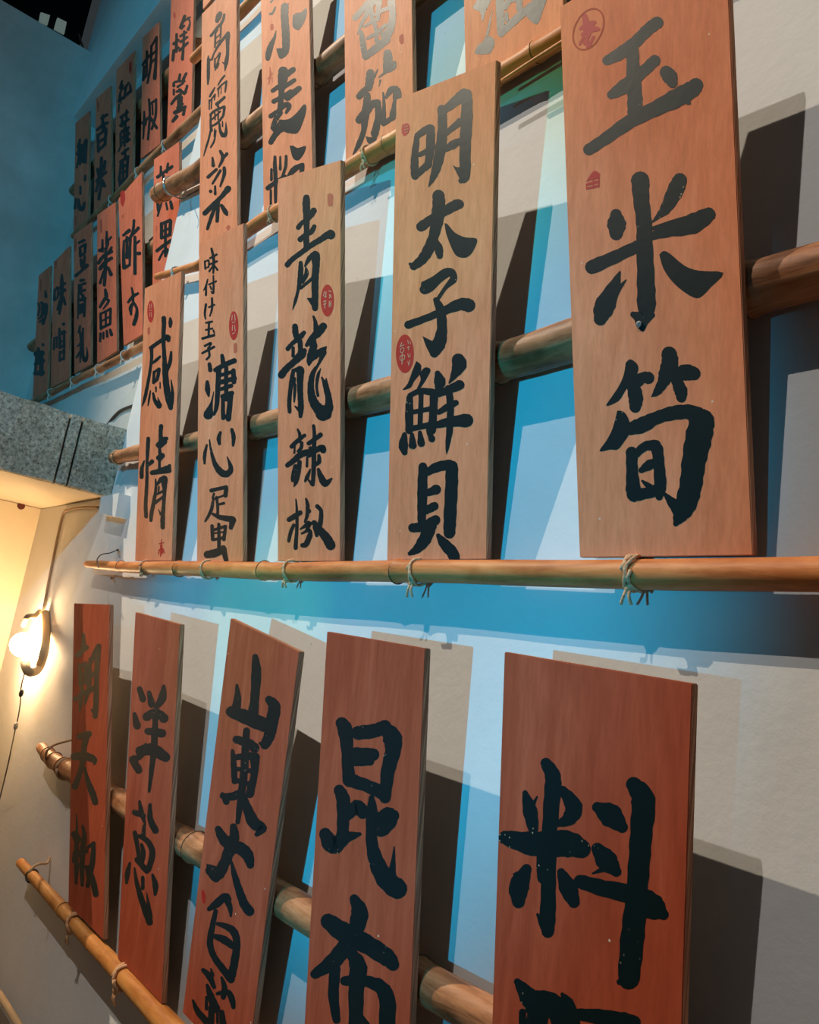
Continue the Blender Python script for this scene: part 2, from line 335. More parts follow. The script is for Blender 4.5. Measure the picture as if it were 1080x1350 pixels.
# -- middle row ------------------------------------------------------
yumi, yorg = board('large board lettered 玉米筍, rightmost and nearest of the middle row', 'mid', ((738, 9), (955.6, -125), (993.2, 736), (764.2, 738)), [
 ('a', '185,245,36 240,215,48 300,170,46 350,120,46 388,92,48; 288,190,46 292,300,52 298,400,58 298,455,56; 203,383,34 255,350,54 330,290,44 378,245,44; 112,605,44 180,560,46 280,490,54 380,440,58 470,395,72 530,360,64 545,345,56; 425,292,50 440,312,58 450,335,40; 515,415,20 520,418,10'),
 ('a', '320,730,70 323,800,62 335,900,60 338,1000,62 343,1150,68 345,1240,72; 292,1272,24 325,1285,50 350,1270,50; P 300,1280 380,1270 350,1310 330,1342 300,1310; 222,868,44 224,905,72 222,945,50; 480,728,54 462,770,62 425,840,44 395,872,22 370,897,6; 125,1080,54 220,1038,48 310,995,44; 365,955,30 440,930,52 530,905,76 595,868,56; 365,925,14 450,895,12 500,885,20; 237,1100,8 215,1155,44 175,1240,78 158,1290,50; 262,1132,5 235,1165,18 210,1200,30; P 397,1030 412,1016 438,1024 500,1075 560,1095 655,1103 605,1160 560,1203 520,1195 460,1150 415,1090'),
 ('b', 'P 270,185 290,170 318,190 322,220 300,260 270,300 240,345 188,366 210,330 240,285 262,235; 305,275,50 340,248,44 365,248,48; 300,275,50 312,330,58 310,370,46; 452,148,60 455,185,66 440,235,62 425,270,44 400,308,30 380,325,6; 478,240,50 520,225,64 555,230,54; 480,255,40 500,300,52 503,330,40; P 235,385 262,390 282,420 290,470 260,520 235,548 205,548 160,555 190,510 215,460; 285,462,48 340,445,62 400,415,50 470,395,56 540,392,60 590,425,86; 590,430,98 575,500,104 555,600,94 542,700,88 520,780,84 495,830,56 480,858,22; 435,735,14 460,765,36 495,800,60; 295,560,46 297,640,46 302,715,60; 310,570,30 350,535,36 395,530,44; 402,545,46 410,620,44 415,700,48 410,745,30; 335,635,22 370,612,40 400,600,26; 305,735,60 350,732,44 410,715,50; 340,680,10 365,700,24 385,715,24')],
 [('a', ring(110, 118, 55, 88, 6, 25), 'red_faint'),
  ('a', '95,65,20 100,90,26; 80,115,14 110,100,24 135,90,14; 85,140,12 120,118,26 150,118,14; 115,130,16 95,175,14; 130,150,12 112,185,12; 90,150,10 75,178,10; 105,155,12 105,190,8', 'red'),
  ('a', 'P 100,735 133,690 158,712; 102,745,5 104,765,6; 108,728,5 152,720,5; 104,762,8 150,752,10; 108,745,10 150,735,12; 153,715,5 152,755,5; 130,700,5 130,760,5', 'red')])
board('tall board lettered 明太子鮮貝 with a small red oval stamp, second from the right', 'mid', ((522.3, 131), (654.5, 78.5), (641.5, 740), (510, 741)), [
 ('c', '262,450,26 252,540,34 250,600,38 252,645,36; 265,445,30 300,420,34 325,408,36; 330,410,38 328,500,42 318,580,34; 275,540,22 315,520,26; 255,648,24 290,612,32 318,588,36; 385,315,42 388,400,44 380,500,50 362,590,44 342,650,30 320,697,5; 392,325,30 440,285,44 495,238,50; 508,240,48 508,350,54 500,500,52 498,640,50 480,668,26; P 438,590 462,602 500,600 480,670 468,650; 405,435,22 475,375,34; 400,515,22 440,490,40 480,468,26'),
 ('c', '283,895,48 330,862,44 400,818,46 455,788,50 470,785,46; 368,742,56 370,790,60 362,860,60 345,940,48 318,1010,52 285,1060,46 245,1092,36; 228,1080,14 245,1095,20 250,1105,10; P 398,878 414,884 450,925 500,948 558,955 548,1000 525,1035 495,1050 455,1038 428,990 405,925; 352,960,20 368,1000,40 374,1040,30'),
 ('d', '402,748,38 430,722,44 480,700,24; P 390,715 440,690 490,655 530,655 548,680 545,715 505,745 470,795 455,790 490,735 520,690 480,715 440,755 400,770 388,745; 332,905,34 400,880,30 480,848,34 560,815,50 600,818,58; 455,795,24 475,840,40 482,920,42 470,985,56 448,1030,40; P 395,955 435,975 470,985 445,1050 415,1010'),
 ('e', 'P 245,270 268,290 262,330 235,365 218,395 180,406 205,375 225,320; P 258,330 285,300 312,310 295,350 262,400 245,405 265,360; 214,440,28 212,500,36 212,595,34; 214,432,22 265,410,26 325,418,34; 328,425,36 325,500,36 318,595,36; 268,425,22 262,580,22; 215,512,20 320,492,22; 212,588,24 320,568,28; 190,615,22 184,665,42 190,698,26; 225,615,18 228,665,36; 262,605,18 268,655,34; 300,595,18 318,635,30; 345,328,26 355,365,52 350,395,34; 442,265,58 446,290,64 420,340,30 400,372,8; 335,430,24 385,410,34 448,382,44; 350,510,22 400,480,32 430,465,26; 330,572,28 400,555,42 480,548,60; 396,400,34 405,480,30 402,580,30 392,660,20 387,702,5'),
 ('e', '276,765,38 274,850,44 272,950,42 270,1020,36; 290,795,30 340,768,44 400,755,44; 412,765,54 410,860,56 403,1000,56 400,1075,52; 295,890,28 338,872,44; 290,970,36 330,950,38; 228,1052,40 280,1045,44 335,1015,44; 315,1040,50 285,1105,56 250,1150,40 215,1172,20; 348,1088,20 375,1125,46 418,1175,52 425,1230,40')],
 [('d', 'P 305,15 330,8 340,30 330,55 312,65 302,45', 'red', 'd', '312,25,3 330,20,3; 315,38,3 332,34,3; 320,50,3 330,45,3', 'stamp_pale'),
  oval('d', 317, 1034, 40, 86, '303,985,4 295,1005,3; 300,1000,4 314,995,3; 298,1012,3 312,1008,3 310,1025,3 298,1028,3 298,1012,3; 296,1045,4 314,1040,4 313,1060,3 297,1062,3 296,1045,3; 305,1030,3 304,1080,4; 330,975,4 333,990,3; 340,978,3 342,990,3; 328,1008,4 340,1003,3; 332,1002,3 334,1018,3; 330,1035,3 334,1050,3; 340,1035,3 340,1050,3; 330,1068,3 335,1085,4; 340,1062,3 338,1078,3')])
board('narrow board lettered 青龍辣椒 with an oval red stamp beside 青, middle row', 'mid', ((366.5, 236), (449.5, 210.5), (448.5, 742), (366, 742)), [
 ('n', '350,165,66 348,230,76 350,350,66 352,480,56 348,600,58 352,680,60; 265,475,50 300,430,44 380,370,52 425,300,64; 285,600,56 330,560,46 400,520,52 432,465,44; 150,865,56 200,810,50 300,735,52 400,660,56 500,600,60 560,560,70 600,550,100; 290,845,40 290,920,52 280,1040,50 260,1140,30 235,1240,32 205,1335,8; 335,880,20 380,800,50 440,750,60; 445,770,90 450,880,72 440,1000,72 440,1180,66 440,1320,60; P 352,1215 400,1212 440,1240 430,1345 400,1290; 345,900,20 350,960,46 310,1050,30; 290,1110,30 350,1060,30 410,1010,34'),
 ('o', '450,60,24 470,120,40 480,200,60; 375,380,40 420,320,60 500,240,90 560,170,80; 430,330,90 450,400,80 420,480,70 405,560,60 400,600,24; 410,540,60 470,490,80 560,430,56 590,400,20; 560,460,70 530,540,40 500,600,28 460,660,44 430,740,60 420,860,70 440,980,90 490,1070,110 560,1130,140; 555,1140,160 600,1140,120 650,1090,24; 545,740,20 590,850,60 620,980,70 620,1080,100; 590,750,14 600,830,40; 530,640,10 500,720,36 485,840,30 500,940,30; 245,170,60 250,240,66 265,300,60; 165,420,50 215,360,44 290,300,60 345,240,44; 300,340,56 305,430,50 290,480,40; 225,410,34 222,500,36; 95,710,80 150,640,70 240,560,70 320,480,90 350,440,50; 225,660,36 210,760,50 190,900,44 180,1020,44 185,1120,40; 240,660,40 300,640,60; 305,660,84 300,800,66 305,950,60 310,1080,60 305,1170,40; 245,1060,16 290,1100,40; 240,750,30 235,820,24; 245,820,30 240,920,30 235,1010,16'),
 ('p', '232,115,20 250,160,30 250,230,30; 175,275,40 220,230,40 295,170,34; 270,240,30 262,290,34 230,320,20; 205,270,16 200,335,20; 135,450,44 190,410,50 260,350,60 320,330,60; 250,420,40 235,510,50 215,600,44 195,655,6; 210,460,40 185,560,36 180,600,20; 320,380,20 318,460,24; 380,80,30 388,160,34 385,260,40 382,400,42 380,520,40 372,630,36; 335,245,40 400,200,40 445,165,44; 335,360,40 400,310,50 460,285,56 470,310,56; 350,290,36 350,340,30; 430,360,30 430,420,40 380,450,30; 350,490,16 320,560,36 300,600,20; 330,585,14 365,625,36; 425,490,30 450,560,56 490,620,64 550,575,16'),
 ('p', '215,770,14 222,850,22 225,950,30 222,1080,32 215,1160,36 212,1225,40; 150,960,44 200,930,50 255,895,44; 195,1010,30 165,1080,34 148,1160,30; 310,765,20 325,830,36 320,920,34 300,980,24; 335,880,44; 255,1050,14 300,1020,34 345,990,44 310,1070,24; 270,1090,20 340,1060,34 350,1110,40; 345,1110,50 310,1190,50 275,1200,40; 415,835,40 450,880,36 445,980,44 425,1060,50; 385,990,50 440,1060,70 500,1130,84 540,1200,90; 380,1030,20 410,1110,30')],
 [oval('n', 570, 1240, 70, 168, '540,1150,9 528,1190,8; 555,1150,9 552,1210,8; 535,1200,8 558,1195,8; 585,1140,9 610,1150,8; 590,1180,9 612,1210,8; 605,1180,9 590,1215,8; 530,1250,9 556,1245,8; 545,1240,9 543,1320,9; 530,1280,9 556,1275,8; 590,1250,9 588,1310,8; 606,1245,9 605,1305,8; 588,1280,8 608,1275,8'),
  ('n', 'P 568,130 600,118 630,140 628,200 622,250 580,252 572,200', 'red_faint')])
board('narrow board with small kana 味付け玉子 above large 溏心蛋, middle row', 'mid', ((262.5, 321), (321, 294), (320.5, 742), (259.5, 743)), [
 ('l', '135,290,10 138,335,10; 138,292,8 158,285,10 158,325,8; 138,332,8 158,322,8; 175,215,12 188,280,16 185,360,10; 165,272,10 205,250,12; 165,308,10 207,290,12; 185,312,8 162,350,10; 188,310,8 210,340,12'),
 ('l', '152,398,8 143,435,10 128,462,6; 143,430,10 142,490,12; 160,428,10 203,408,10; 186,375,8 186,475,12 172,468,6; 168,440,10 174,455,8'),
 ('l', '142,545,12 135,600,12 140,632,8; 160,562,10 192,548,10; 178,510,12 178,570,12 165,615,8'),
 ('l', '142,655,10 178,648,12; 160,650,12 158,735,12; 142,697,10 180,688,10; 122,748,14 190,728,14; 186,700,10 192,715,8'),
 ('l', '135,792,12 172,775,12 155,808,10; 120,835,12 190,798,14; 155,805,12 163,850,12 145,872,12'),
 ('l', '163,900,20 168,935,24; 150,1005,18 152,1050,28 158,1088,12; 238,850,20 245,895,26; 198,935,24 250,905,26 310,880,28; 218,935,28 212,1050,26 205,1150,24 190,1200,12; 262,920,22 262,1110,22; 232,965,20 300,945,20; 228,1008,24 312,985,26; 305,938,24 308,1005,26; 232,1048,20 292,1028,22; 242,1092,20 244,1220,22; 240,1092,24 295,1072,26; 288,1090,28 275,1225,28; 245,1215,24 282,1205,20; 155,1200,50 160,1185,44 175,1130,14 188,1065,5'),
 ('m', '147,390,12 134,450,20 134,500,12; 163,360,8 172,420,14 195,500,26 230,550,38 265,562,36 290,530,28 268,460,6; 228,315,16 218,350,24 222,382,18; 295,298,18 306,340,24 303,392,14'),
 ('m', '175,660,24 215,650,20 262,640,22; 262,650,24 258,690,24; 190,680,14 185,710,12 245,690,12; 205,700,16 212,760,16 210,810,16; 212,745,12 248,735,16; 185,715,14 172,780,20 138,842,12; 185,800,16 230,820,28 300,830,34; 302,835,36 290,880,24; 178,870,20 182,950,20; 185,895,16 258,872,18; 258,880,18 248,950,20; 182,952,16 248,940,18; 180,915,10 250,905,10; 218,860,18 220,1020,20; 150,1040,40 200,1030,44 250,1010,30; 245,1000,30 262,1075,26')],
 [oval('l', 307, 672, 28, 86, '298,610,4 296,640,4; 312,605,4 316,640,4; 298,655,4 314,650,4; 300,670,4 298,700,4; 312,670,4 316,705,4; 298,720,4 312,715,4'), ('l', 'P 306,780 324,775 326,825 308,832', 'red_faint')])
board('narrowest left board lettered 感情, its foot on the front bamboo of the middle row', 'mid', ((191, 380), (239.3, 357), (226.3, 741), (177.9, 741)), [
 ('B', '303,165,50 305,240,46 300,330,44 300,430,42 310,600,44 318,740,60 330,900,66 355,1050,70 380,1160,50; 375,165,24 378,210,44 375,255,30; 160,495,44 220,450,40 290,405,44 345,375,60 355,410,40; 165,500,40 168,600,34 150,750,32 120,920,34 90,1060,34 60,1145,8; 175,665,24 220,630,34 262,590,24; 195,760,30 190,880,34; 200,760,24 250,730,36; 250,740,36 230,840,34 195,875,26; 385,540,24 375,640,40 350,720,36 320,780,34; 385,850,10 400,1000,34 390,1120,40; 155,970,14 140,1060,22 128,1135,12; 185,1000,24 205,1080,40 250,1140,56; 262,1130,40 235,1040,6; 215,930,18 218,980,16; 262,880,14 262,940,16'),
 ('D', '230,85,40 225,150,36 230,230,44; 200,260,40 250,215,50 280,200,36; 265,230,44 215,270,50; 215,290,24 220,340,34; 205,380,44 240,360,50; 245,360,40 215,400,34; 215,400,24 215,480,26; 145,520,40 220,500,40 290,480,60 310,450,24; 305,500,44 150,530,20; 110,200,34 105,300,34 98,430,26 98,560,28 92,700,32 85,830,34 90,930,34; 72,410,14 50,480,34 48,560,36; 100,460,20 145,415,40; 178,580,14 180,680,26 160,800,34 140,900,34 135,965,30; 185,640,20 230,580,40; 258,580,66 262,680,36 255,800,32 245,940,40 245,1030,40; 205,860,5 225,910,20; 195,720,20 250,690,20; 175,800,30 260,735,20; 210,650,16 205,710,16')],
 [oval('B', 158, 90, 38, 122, '148,10,6 148,60,6; 165,5,6 168,50,6; 145,80,6 172,75,6; 150,100,6 148,150,6; 166,100,6 168,150,6'), ('B', 'P 122,275 148,265 150,330 125,345', 'red_faint'),
  ('D', '235,1140,6 232,1200,12; 210,1185,8 255,1175,8; 232,1200,20 225,1300,10; 215,1240,12 205,1280,8; 245,1230,12 262,1270,8; 235,1230,20 240,1270,20', 'red')])
# -- lower row -------------------------------------------------------
board('widest dark board, 料 above a cut-off character, lower row, nearest the camera', 'low', ((664.8, 859.3), (913.2, 901.2), (893, 1560), (643, 1510)), [
 ('f', '270,352,32 290,390,44 288,450,46 280,560,42 278,680,40 275,800,44 275,850,36; 208,440,16 222,490,40 232,545,30; 244,450,4 228,480,14; 320,432,26 352,480,48 338,515,40 305,532,16; 150,572,40 230,590,66 330,590,74 375,605,52; 260,610,36 262,690,36; 212,665,28 190,715,56 188,762,36; P 170,680 190,672 200,700; 315,675,24 335,720,50 352,762,34; 245,800,8 262,830,24 268,845,20'),
 ('f', '422,482,30 460,505,66 495,540,34; 422,605,34 450,640,60 478,672,30; 408,678,4 440,665,16 460,655,24; 372,702,38 440,722,46 540,745,56 590,780,70 618,800,30; 530,415,44 558,460,66 552,560,62 545,660,60 535,780,62 525,880,66 515,990,60; 488,1000,16; 512,1012,12'),
 ('f', '185,1000,20 215,1040,50 245,1090,60 235,1160,60; 200,1090,20 200,1140,20; 240,1045,40 290,1065,56 310,1130,40; 318,1036,10 335,1070,40 352,1150,50; 360,1095,30 440,1105,44 530,1120,40; 500,1110,40 545,1160,40')])
board('board lettered 昆布 with white specks, lower row, second from the right', 'low', ((431, 832.5), (560.6, 854.8), (536, 1470), (396, 1440)), [
 ('g', '180,340,40 192,365,48 198,430,38 203,520,40; 235,372,44 290,365,44 325,350,40; 320,345,26 348,385,60 352,430,50 335,500,44 325,590,36; 225,440,36 285,445,40; 225,468,30 275,468,26; 205,530,44 260,548,40 320,575,44; P 340,350 378,420 368,455 345,440'),
 ('g', '172,565,36 185,600,44 184,680,38 182,730,40; 195,655,30 230,620,44 250,640,40; 125,712,40 150,750,56 190,725,40 240,712,12; 280,590,18 282,640,36 280,730,36 295,800,48 325,860,60 365,895,66; 285,685,30 330,650,50 352,650,40; 345,670,40 315,705,30 290,705,10; 356,755,4 352,810,16 345,860,34'),
 ('g', '222,930,30 240,975,54 225,1035,50 190,1090,50 150,1140,50 90,1182,30; 135,1005,50 190,1045,64 260,1080,60 330,1125,56 352,1150,40; 158,1165,34 152,1250,34 162,1335,26; 215,1115,36 235,1160,56 228,1250,48 228,1400,46; 190,1205,30 260,1205,36 310,1225,40; 300,1215,40 332,1265,52 330,1400,50; 245,1320,10 265,1350,16')])
board('crooked board lettered 山東大白菜 with a small red dot, lower row', 'low', ((304, 815), (394.8, 859), (324, 1428), (240.5, 1336)), [
 ('h', '830,258,22 834,320,36 828,420,32 820,490,40; 757,370,10 760,420,26 752,470,34; 735,475,40 790,495,50 860,525,50 895,545,30; 885,428,30 905,455,44 895,520,44 885,570,40 868,605,34; 850,600,12'),
 ('h', '755,585,28 800,598,34 828,618,34; 795,550,24 790,640,28 785,720,28 772,820,26 760,912,16; 740,630,14 745,690,22 748,750,22; 755,655,22 800,650,26 830,655,34; 828,665,34 826,720,26 808,800,30; 750,700,16 820,710,18; 750,745,18 815,765,20; 775,790,22 740,810,30 700,808,20; 700,800,14 715,830,24; 785,805,16 800,860,34 825,915,44 860,935,30 835,960,16'),
 ('i', '305,195,40 335,250,60 380,290,70 440,310,70 480,350,66 495,405,44; 395,180,40 400,240,56 375,310,66 340,400,60 300,460,70 255,440,50; P 235,400 275,408 340,440 300,510 255,485 238,440; 385,390,14 400,460,32 430,560,44 460,640,52 490,680,56'),
 ('i', '250,668,24 290,640,44 345,595,44 368,610,30; 355,610,40 375,660,30 380,710,12; 290,680,24 270,770,32 256,870,36 280,950,36 330,1020,40 380,1085,44; 300,755,20 350,770,34 395,800,44 415,860,40 405,960,44 385,1060,46; 285,830,28 340,850,44 395,890,36'),
 ('i', '215,1030,24 250,1065,36 280,1130,24; 262,1022,10 270,1060,24; 325,1075,16 342,1130,32 335,1190,30; 300,1170,20 360,1160,30 385,1200,36 395,1250,24; 240,1120,20 262,1190,40 290,1260,50; 155,1210,14 180,1270,32 230,1330,40; 235,1190,16 235,1260,20; 265,1250,34 262,1400,36; 325,1280,30 340,1400,44; 300,1290,16 300,1340,16')],
 [('i', 'P 205,560 218,555 230,590 225,635 210,620', 'red')])
board('board lettered 洋蔥 with a darker right edge, lower row, second from the left', 'low', ((178.5, 807), (237.5, 823), (213, 1325), (155, 1264)), [
 ('h', '372,385,20 385,425,24; 352,485,16 362,530,28; 396,600,6 378,650,18 350,660,24; 345,665,28 368,705,28; 410,400,16 420,445,26; 468,375,14 460,425,30 428,470,8; 400,495,30 435,480,34 468,500,34; 404,552,24 460,560,32; 375,630,36 425,625,44 475,655,34; 435,490,20 430,600,24 420,700,18 410,790,10'),
 ('j', '468,435,14 480,500,26 502,572,10; 440,500,30 492,520,24; 530,455,18 532,540,30 562,605,36; 440,620,24 455,700,22 470,800,22; 465,640,20 515,670,28 545,740,30 520,840,28; 495,580,16 490,640,24; 480,690,16 490,740,26 475,800,30; 455,780,30 510,845,30; 410,800,12 396,860,26 390,918,14; 438,830,10 452,920,22 488,1040,32 528,1150,34; 535,1120,20 520,1040,16 510,975,5; 487,885,18 487,950,18; 545,870,14 562,930,30 560,985,16')])
board('narrow board lettered 朝天椒, leftmost of the lower row by the glowing lamp', 'low', ((97.6, 795.3), (144.5, 797), (136.3, 1240), (90, 1194)), [
 ('k', '178,335,20 182,400,30 178,450,34 155,515,10; 135,500,34 205,440,30; 150,575,20 155,660,28 158,740,28; 160,590,24 198,565,24; 198,580,26 195,720,26; 160,655,20 195,645,20; 155,735,28 200,715,24; 115,850,30 160,820,28 205,790,30; 168,760,24 160,860,28 150,942,12; 205,810,16 190,890,12; 232,530,20 228,650,30 222,760,30 200,880,8; 238,570,20 265,500,34 300,430,32; 302,430,30 290,560,36 282,720,34 280,860,36 272,985,34; 240,670,28 288,630,26; 230,785,30 285,745,28; 240,930,8 268,960,30'),
 ('j', '112,50,30 165,35,36; 150,60,34 138,120,30 135,190,32; 82,168,40 140,165,40 195,185,36 200,210,16; 130,200,28 112,270,26 85,345,34; 142,235,12 160,310,26 190,390,34 205,440,30'),
 ('j', '93,508,6 96,580,12 95,700,24 92,800,22 92,920,14; 82,630,34 100,660,40; 85,740,24 78,790,20; 130,580,12 140,640,24 128,760,28 128,930,18; 110,745,34 150,730,24; 105,810,14 98,870,12; 150,820,14 160,880,14; 158,710,14 195,685,24; 195,690,22 188,800,28 160,935,22; 165,820,14 190,900,30 208,985,30')])
# -- top row ---------------------------------------------------------
board('board lettered 高麗菜, leftmost of the orange boards at the top', 'top', ((266.2, 18), (312, -27), (313, 305), (262, 340)), [
 ('q', '340,200,56 320,240,70 295,310,50; 400,215,30 385,290,34 345,370,36; 205,530,36 250,470,34 330,370,36; 270,480,24 268,600,26 262,700,22; 275,490,16 310,440,12; 350,360,26 350,470,24 345,560,24; 285,560,18 340,510,18; 275,650,16 335,590,18; 220,880,24 250,790,20 330,650,34 400,560,36 460,490,44; 165,830,16 170,890,34 215,880,20; 168,880,40 165,1000,40 165,1130,40 158,1250,20; 455,520,60 450,650,44 450,800,40 430,920,50 410,1050,12; 370,920,8 410,950,30; 335,790,30 318,880,24 265,1040,16; 262,870,20 262,1000,24; 275,870,14 325,800,20; 290,1010,20 320,940,20'),
 ('r', '405,110,24 350,180,26 312,250,16; 435,190,24 425,270,26 415,350,20; 310,310,30 360,250,22 425,200,24; 312,300,20 318,420,12; 360,290,12 352,380,10; 262,285,16 220,360,30 185,420,24; 180,470,20 178,610,16; 215,460,20 208,600,16; 185,490,16 265,390,24; 265,400,20 255,470,14; 405,430,34 340,490,36 290,530,44; 290,520,30 320,590,30; 195,690,30 260,630,30 400,570,34; 405,580,34 385,700,30 355,740,30; 200,700,26 200,830,30 210,920,40; 215,760,20 280,700,20 340,640,24; 215,860,24 300,810,30 370,730,26; 262,660,20 265,760,20; 315,640,20 310,760,20; 200,920,26 170,1050,24 130,1180,24 95,1300,10; 260,900,16 250,1010,14; 280,920,14 250,1080,24 200,1170,20; 330,820,24 340,920,34 380,990,60 425,960,44 425,800,8; 375,790,16 375,860,20'),
 ('G', '590,290,20 610,340,26 580,410,14; 640,310,24 600,360,16; 530,340,14 535,400,26; 495,490,24 560,430,20; 620,420,24 620,470,24 590,560,14; 530,540,16 590,440,20; 515,600,24; 550,560,14 550,620,20; 470,770,34 530,710,34 600,640,30 650,580,44; 575,660,24 570,750,26 565,830,24; 550,720,24 520,800,26 490,890,20; 600,710,24 630,760,34 640,780,20')],
 [('G', 'P 632,880 655,860 668,880 650,905', 'red_faint')])
board('board lettered 小麥粉 hanging between 高麗菜 and 番茄 in the top row', 'top', ((343, -73), (405, -148), (412.5, 246), (347.5, 286)), [
 ('s', '370,90,100 365,200,100 378,400,100 385,560,100 375,700,90 320,770,70; 395,70,50 415,50,16; P 250,665 330,660 360,700 320,795 285,780; P 480,210 530,175 600,165 660,105 670,170 640,290 570,400 520,405 475,350; 250,420,10 225,520,40 180,620,70 150,720,80 135,800,60'),
 ('t', '215,90,80 210,160,80 200,250,50 195,350,44 180,450,44; 240,120,50 300,75,44; 125,255,34 190,210,40; 210,230,40 310,165,34; 135,345,40 200,310,36 280,260,36; 250,310,60 350,235,44; 110,470,40 180,420,36 240,370,44 265,390,40 240,440,24; 190,440,44 150,500,40 125,570,36; P 175,500 260,495 330,440 390,370 412,400 390,500 340,610 270,615 210,590; 220,560,60 160,610,50 110,690,44; 195,510,24 130,590,20'),
 ('t', 'P 270,720 300,720 340,740 408,722 390,790 345,845 300,830 280,770; 145,815,24 145,900,34 150,1000,34 150,1200,24; 190,815,16 190,920,24; 240,810,24 235,900,26 200,1000,20; 85,1080,40 150,1030,34 230,980,30; 115,920,20 115,1010,24; 110,1100,20 110,1240,20; 200,1050,20 210,1110,30; 260,980,30 310,920,50 380,880,30; 375,890,40 370,1010,40; 290,970,30 280,1040,30 250,1100,14; 335,1030,20 360,1020,24')],
 [('s', '165,920,8 175,1010,30; 135,1080,14 205,1000,10; 175,1020,30 150,1150,16; 195,1060,10 200,1130,8', 'red_faint'), ('s', 'P 172,335 212,330 210,405 175,410', 'red_faint'), ('s', '170,190,34 200,180,30 240,100,24; 175,30,24 200,5,24', 'ink')])
board('board lettered 番茄 with glossy specks, in the top row over a twine knot', 'top', ((452, -204), (539, -308), (545.3, 164), (455.6, 220)), [
 ('u', '80,145,44 130,90,44 180,20,34; 100,280,6 130,200,24 170,120,34 210,10,34; 130,260,30 145,350,46 160,460,40; P 120,280 145,400 195,430 160,488 130,420; 220,160,34 210,40,40 270,10,40; 150,215,20 240,165,30; 240,190,34 250,250,30 255,330,34; 375,20,60 385,120,50 370,220,60 330,300,70; 170,455,50 250,390,60 340,320,56; 180,310,24 250,270,30 330,200,26; 265,160,30 270,60,40 285,10,30; 240,120,20 310,80,30 370,60,30; 290,280,20 345,240,20'),
 ('u', '345,430,60 345,490,70 320,590,26; P 330,510 400,490 418,520 405,560 350,590 320,580; 320,590,20 275,625,12; 285,650,16 275,700,5; 205,590,60 200,650,66 190,710,56; 115,780,50 150,740,50 200,700,44; 265,560,6 235,620,24; 180,770,50 175,850,60 160,950,60 150,1060,40 110,1170,40 65,1250,10; 115,970,60 150,930,66 210,850,60 260,830,50; 265,830,50 268,950,50 240,1080,60; P 165,1100 210,1110 260,1090 245,1145 190,1165; 308,750,14 315,850,26 310,1000,40; 330,790,20 370,730,50 410,720,50; 420,740,64 420,830,66 385,930,50; 310,1000,40 390,950,40')],
 [('u', 'P 440,290 470,275 475,340 455,360 438,330', 'red_faint')])
board('board with the lower half of 油 above the rail, top row beside 玉米筍', 'top', ((603, -389), (728, -543), (744, 44), (614, 121)), [
 ('v', 'P 110,75 150,20 170,-40 310,-40 300,30 250,130 218,240 190,130 130,105; 330,110,5 300,230,16 270,380,30; P 250,400 310,398 345,440 348,490 320,560 280,590 140,590 150,530 180,480 215,465; 412,-30,90 410,150,80 420,330,80 420,370,70; 420,370,60 520,270,80 640,160,80 760,60,80; P 700,180 740,60 790,-30 920,-30 880,110 830,255 770,250; 500,10,60 460,80,60; 620,100,60 620,-20,70; 520,20,30 620,-20,40; 480,140,30 480,210,50')])
board('board foot just above 高麗菜 at the upper edge of the picture', 'high', ((268, -190), (313, -250), (313, -40), (267.5, 13)), [])
# -- recessed wall, lower of the two left rows -----------------------
board('dim board lettered 冰糖, leftmost on the recessed wall above the concrete slab', 'left', ((51, 363), (66.5, 350), (62.5, 516), (43, 526)), [
 ('z', '180,215,20 185,280,30; 95,360,20 110,420,20 90,500,20; 130,350,24 160,400,50 140,500,30 100,540,20; 185,380,40 190,470,24 150,600,30; 110,580,20 160,540,20'),
 ('z', '150,850,30; 95,900,30 90,1000,40; 70,960,50 140,950,50; 60,1080,30 100,1050,60 150,1040,40; 60,1190,40 140,1180,50; 130,1000,40 130,1200,40; 80,1000,30 55,1200,20')],
 [('I', 'P 103,580 112,580 110,640 102,650', 'red_faint')])
board('dim board lettered 味噌, second from the corner on the recessed wall', 'left', ((70.8, 345.5), (91.5, 324), (91, 500), (66.5, 512)), [
 ('z', '375,20,20 375,120,36 370,300,34 345,480,24; 290,200,20 285,320,24; 290,210,20 330,170,24 325,290,20; 290,320,20 325,290,20; 345,180,24 415,120,20; 340,250,24 410,200,30; 350,330,24 325,430,24; 390,290,30 415,370,24'),
 ('z', '395,605,30; 345,660,20 350,720,30; 285,770,20 280,900,24; 290,780,16 320,760,20; 315,770,16 312,880,16; 345,730,30 400,700,40; 350,760,30 350,880,30; 400,700,24 400,880,24; 350,820,20 400,800,20; 345,890,24 400,860,30; 350,930,20 350,1040,24; 360,950,20 400,910,24; 400,910,24 395,1020,24; 350,1035,24 395,1010,24')],
 [('I', 'P 190,470 202,468 200,510 192,512', 'red_faint')])
board('dim board lettered 豆腐乳, third from the corner on the recessed wall', 'left', ((97, 309.5), (119.8, 293), (119.5, 481), (98, 493)), [
 ('I', '335,360,14 365,345,14; 340,390,14 342,440,14; 345,385,12 372,370,14; 372,372,14 368,420,14; 342,440,12 368,420,12; 345,460,14 350,500,16; 368,440,12 362,490,14; 315,555,16 350,525,14 382,495,18'),
 ('z', '600,90,30 640,80,20; 575,140,20 570,350,20 565,540,14; 580,150,20 650,120,24; 600,170,30 600,250,20; 600,220,24 650,200,24; 620,260,30 640,330,24; 590,320,30 650,300,30; 650,310,20 640,510,24; 590,380,24 590,480,20; 620,380,40 615,460,30'),
 ('z', '590,630,20 575,700,24; 590,700,24 600,780,24; 560,870,16 600,830,24; 600,790,20 600,900,24 590,1060,16; 550,1000,20 610,900,20; 625,660,20 620,800,24 625,980,30 650,1040,34 675,980,24 670,880,8')],
 [('I', 'P 305,340 318,340 318,400 306,410', 'red_faint')])
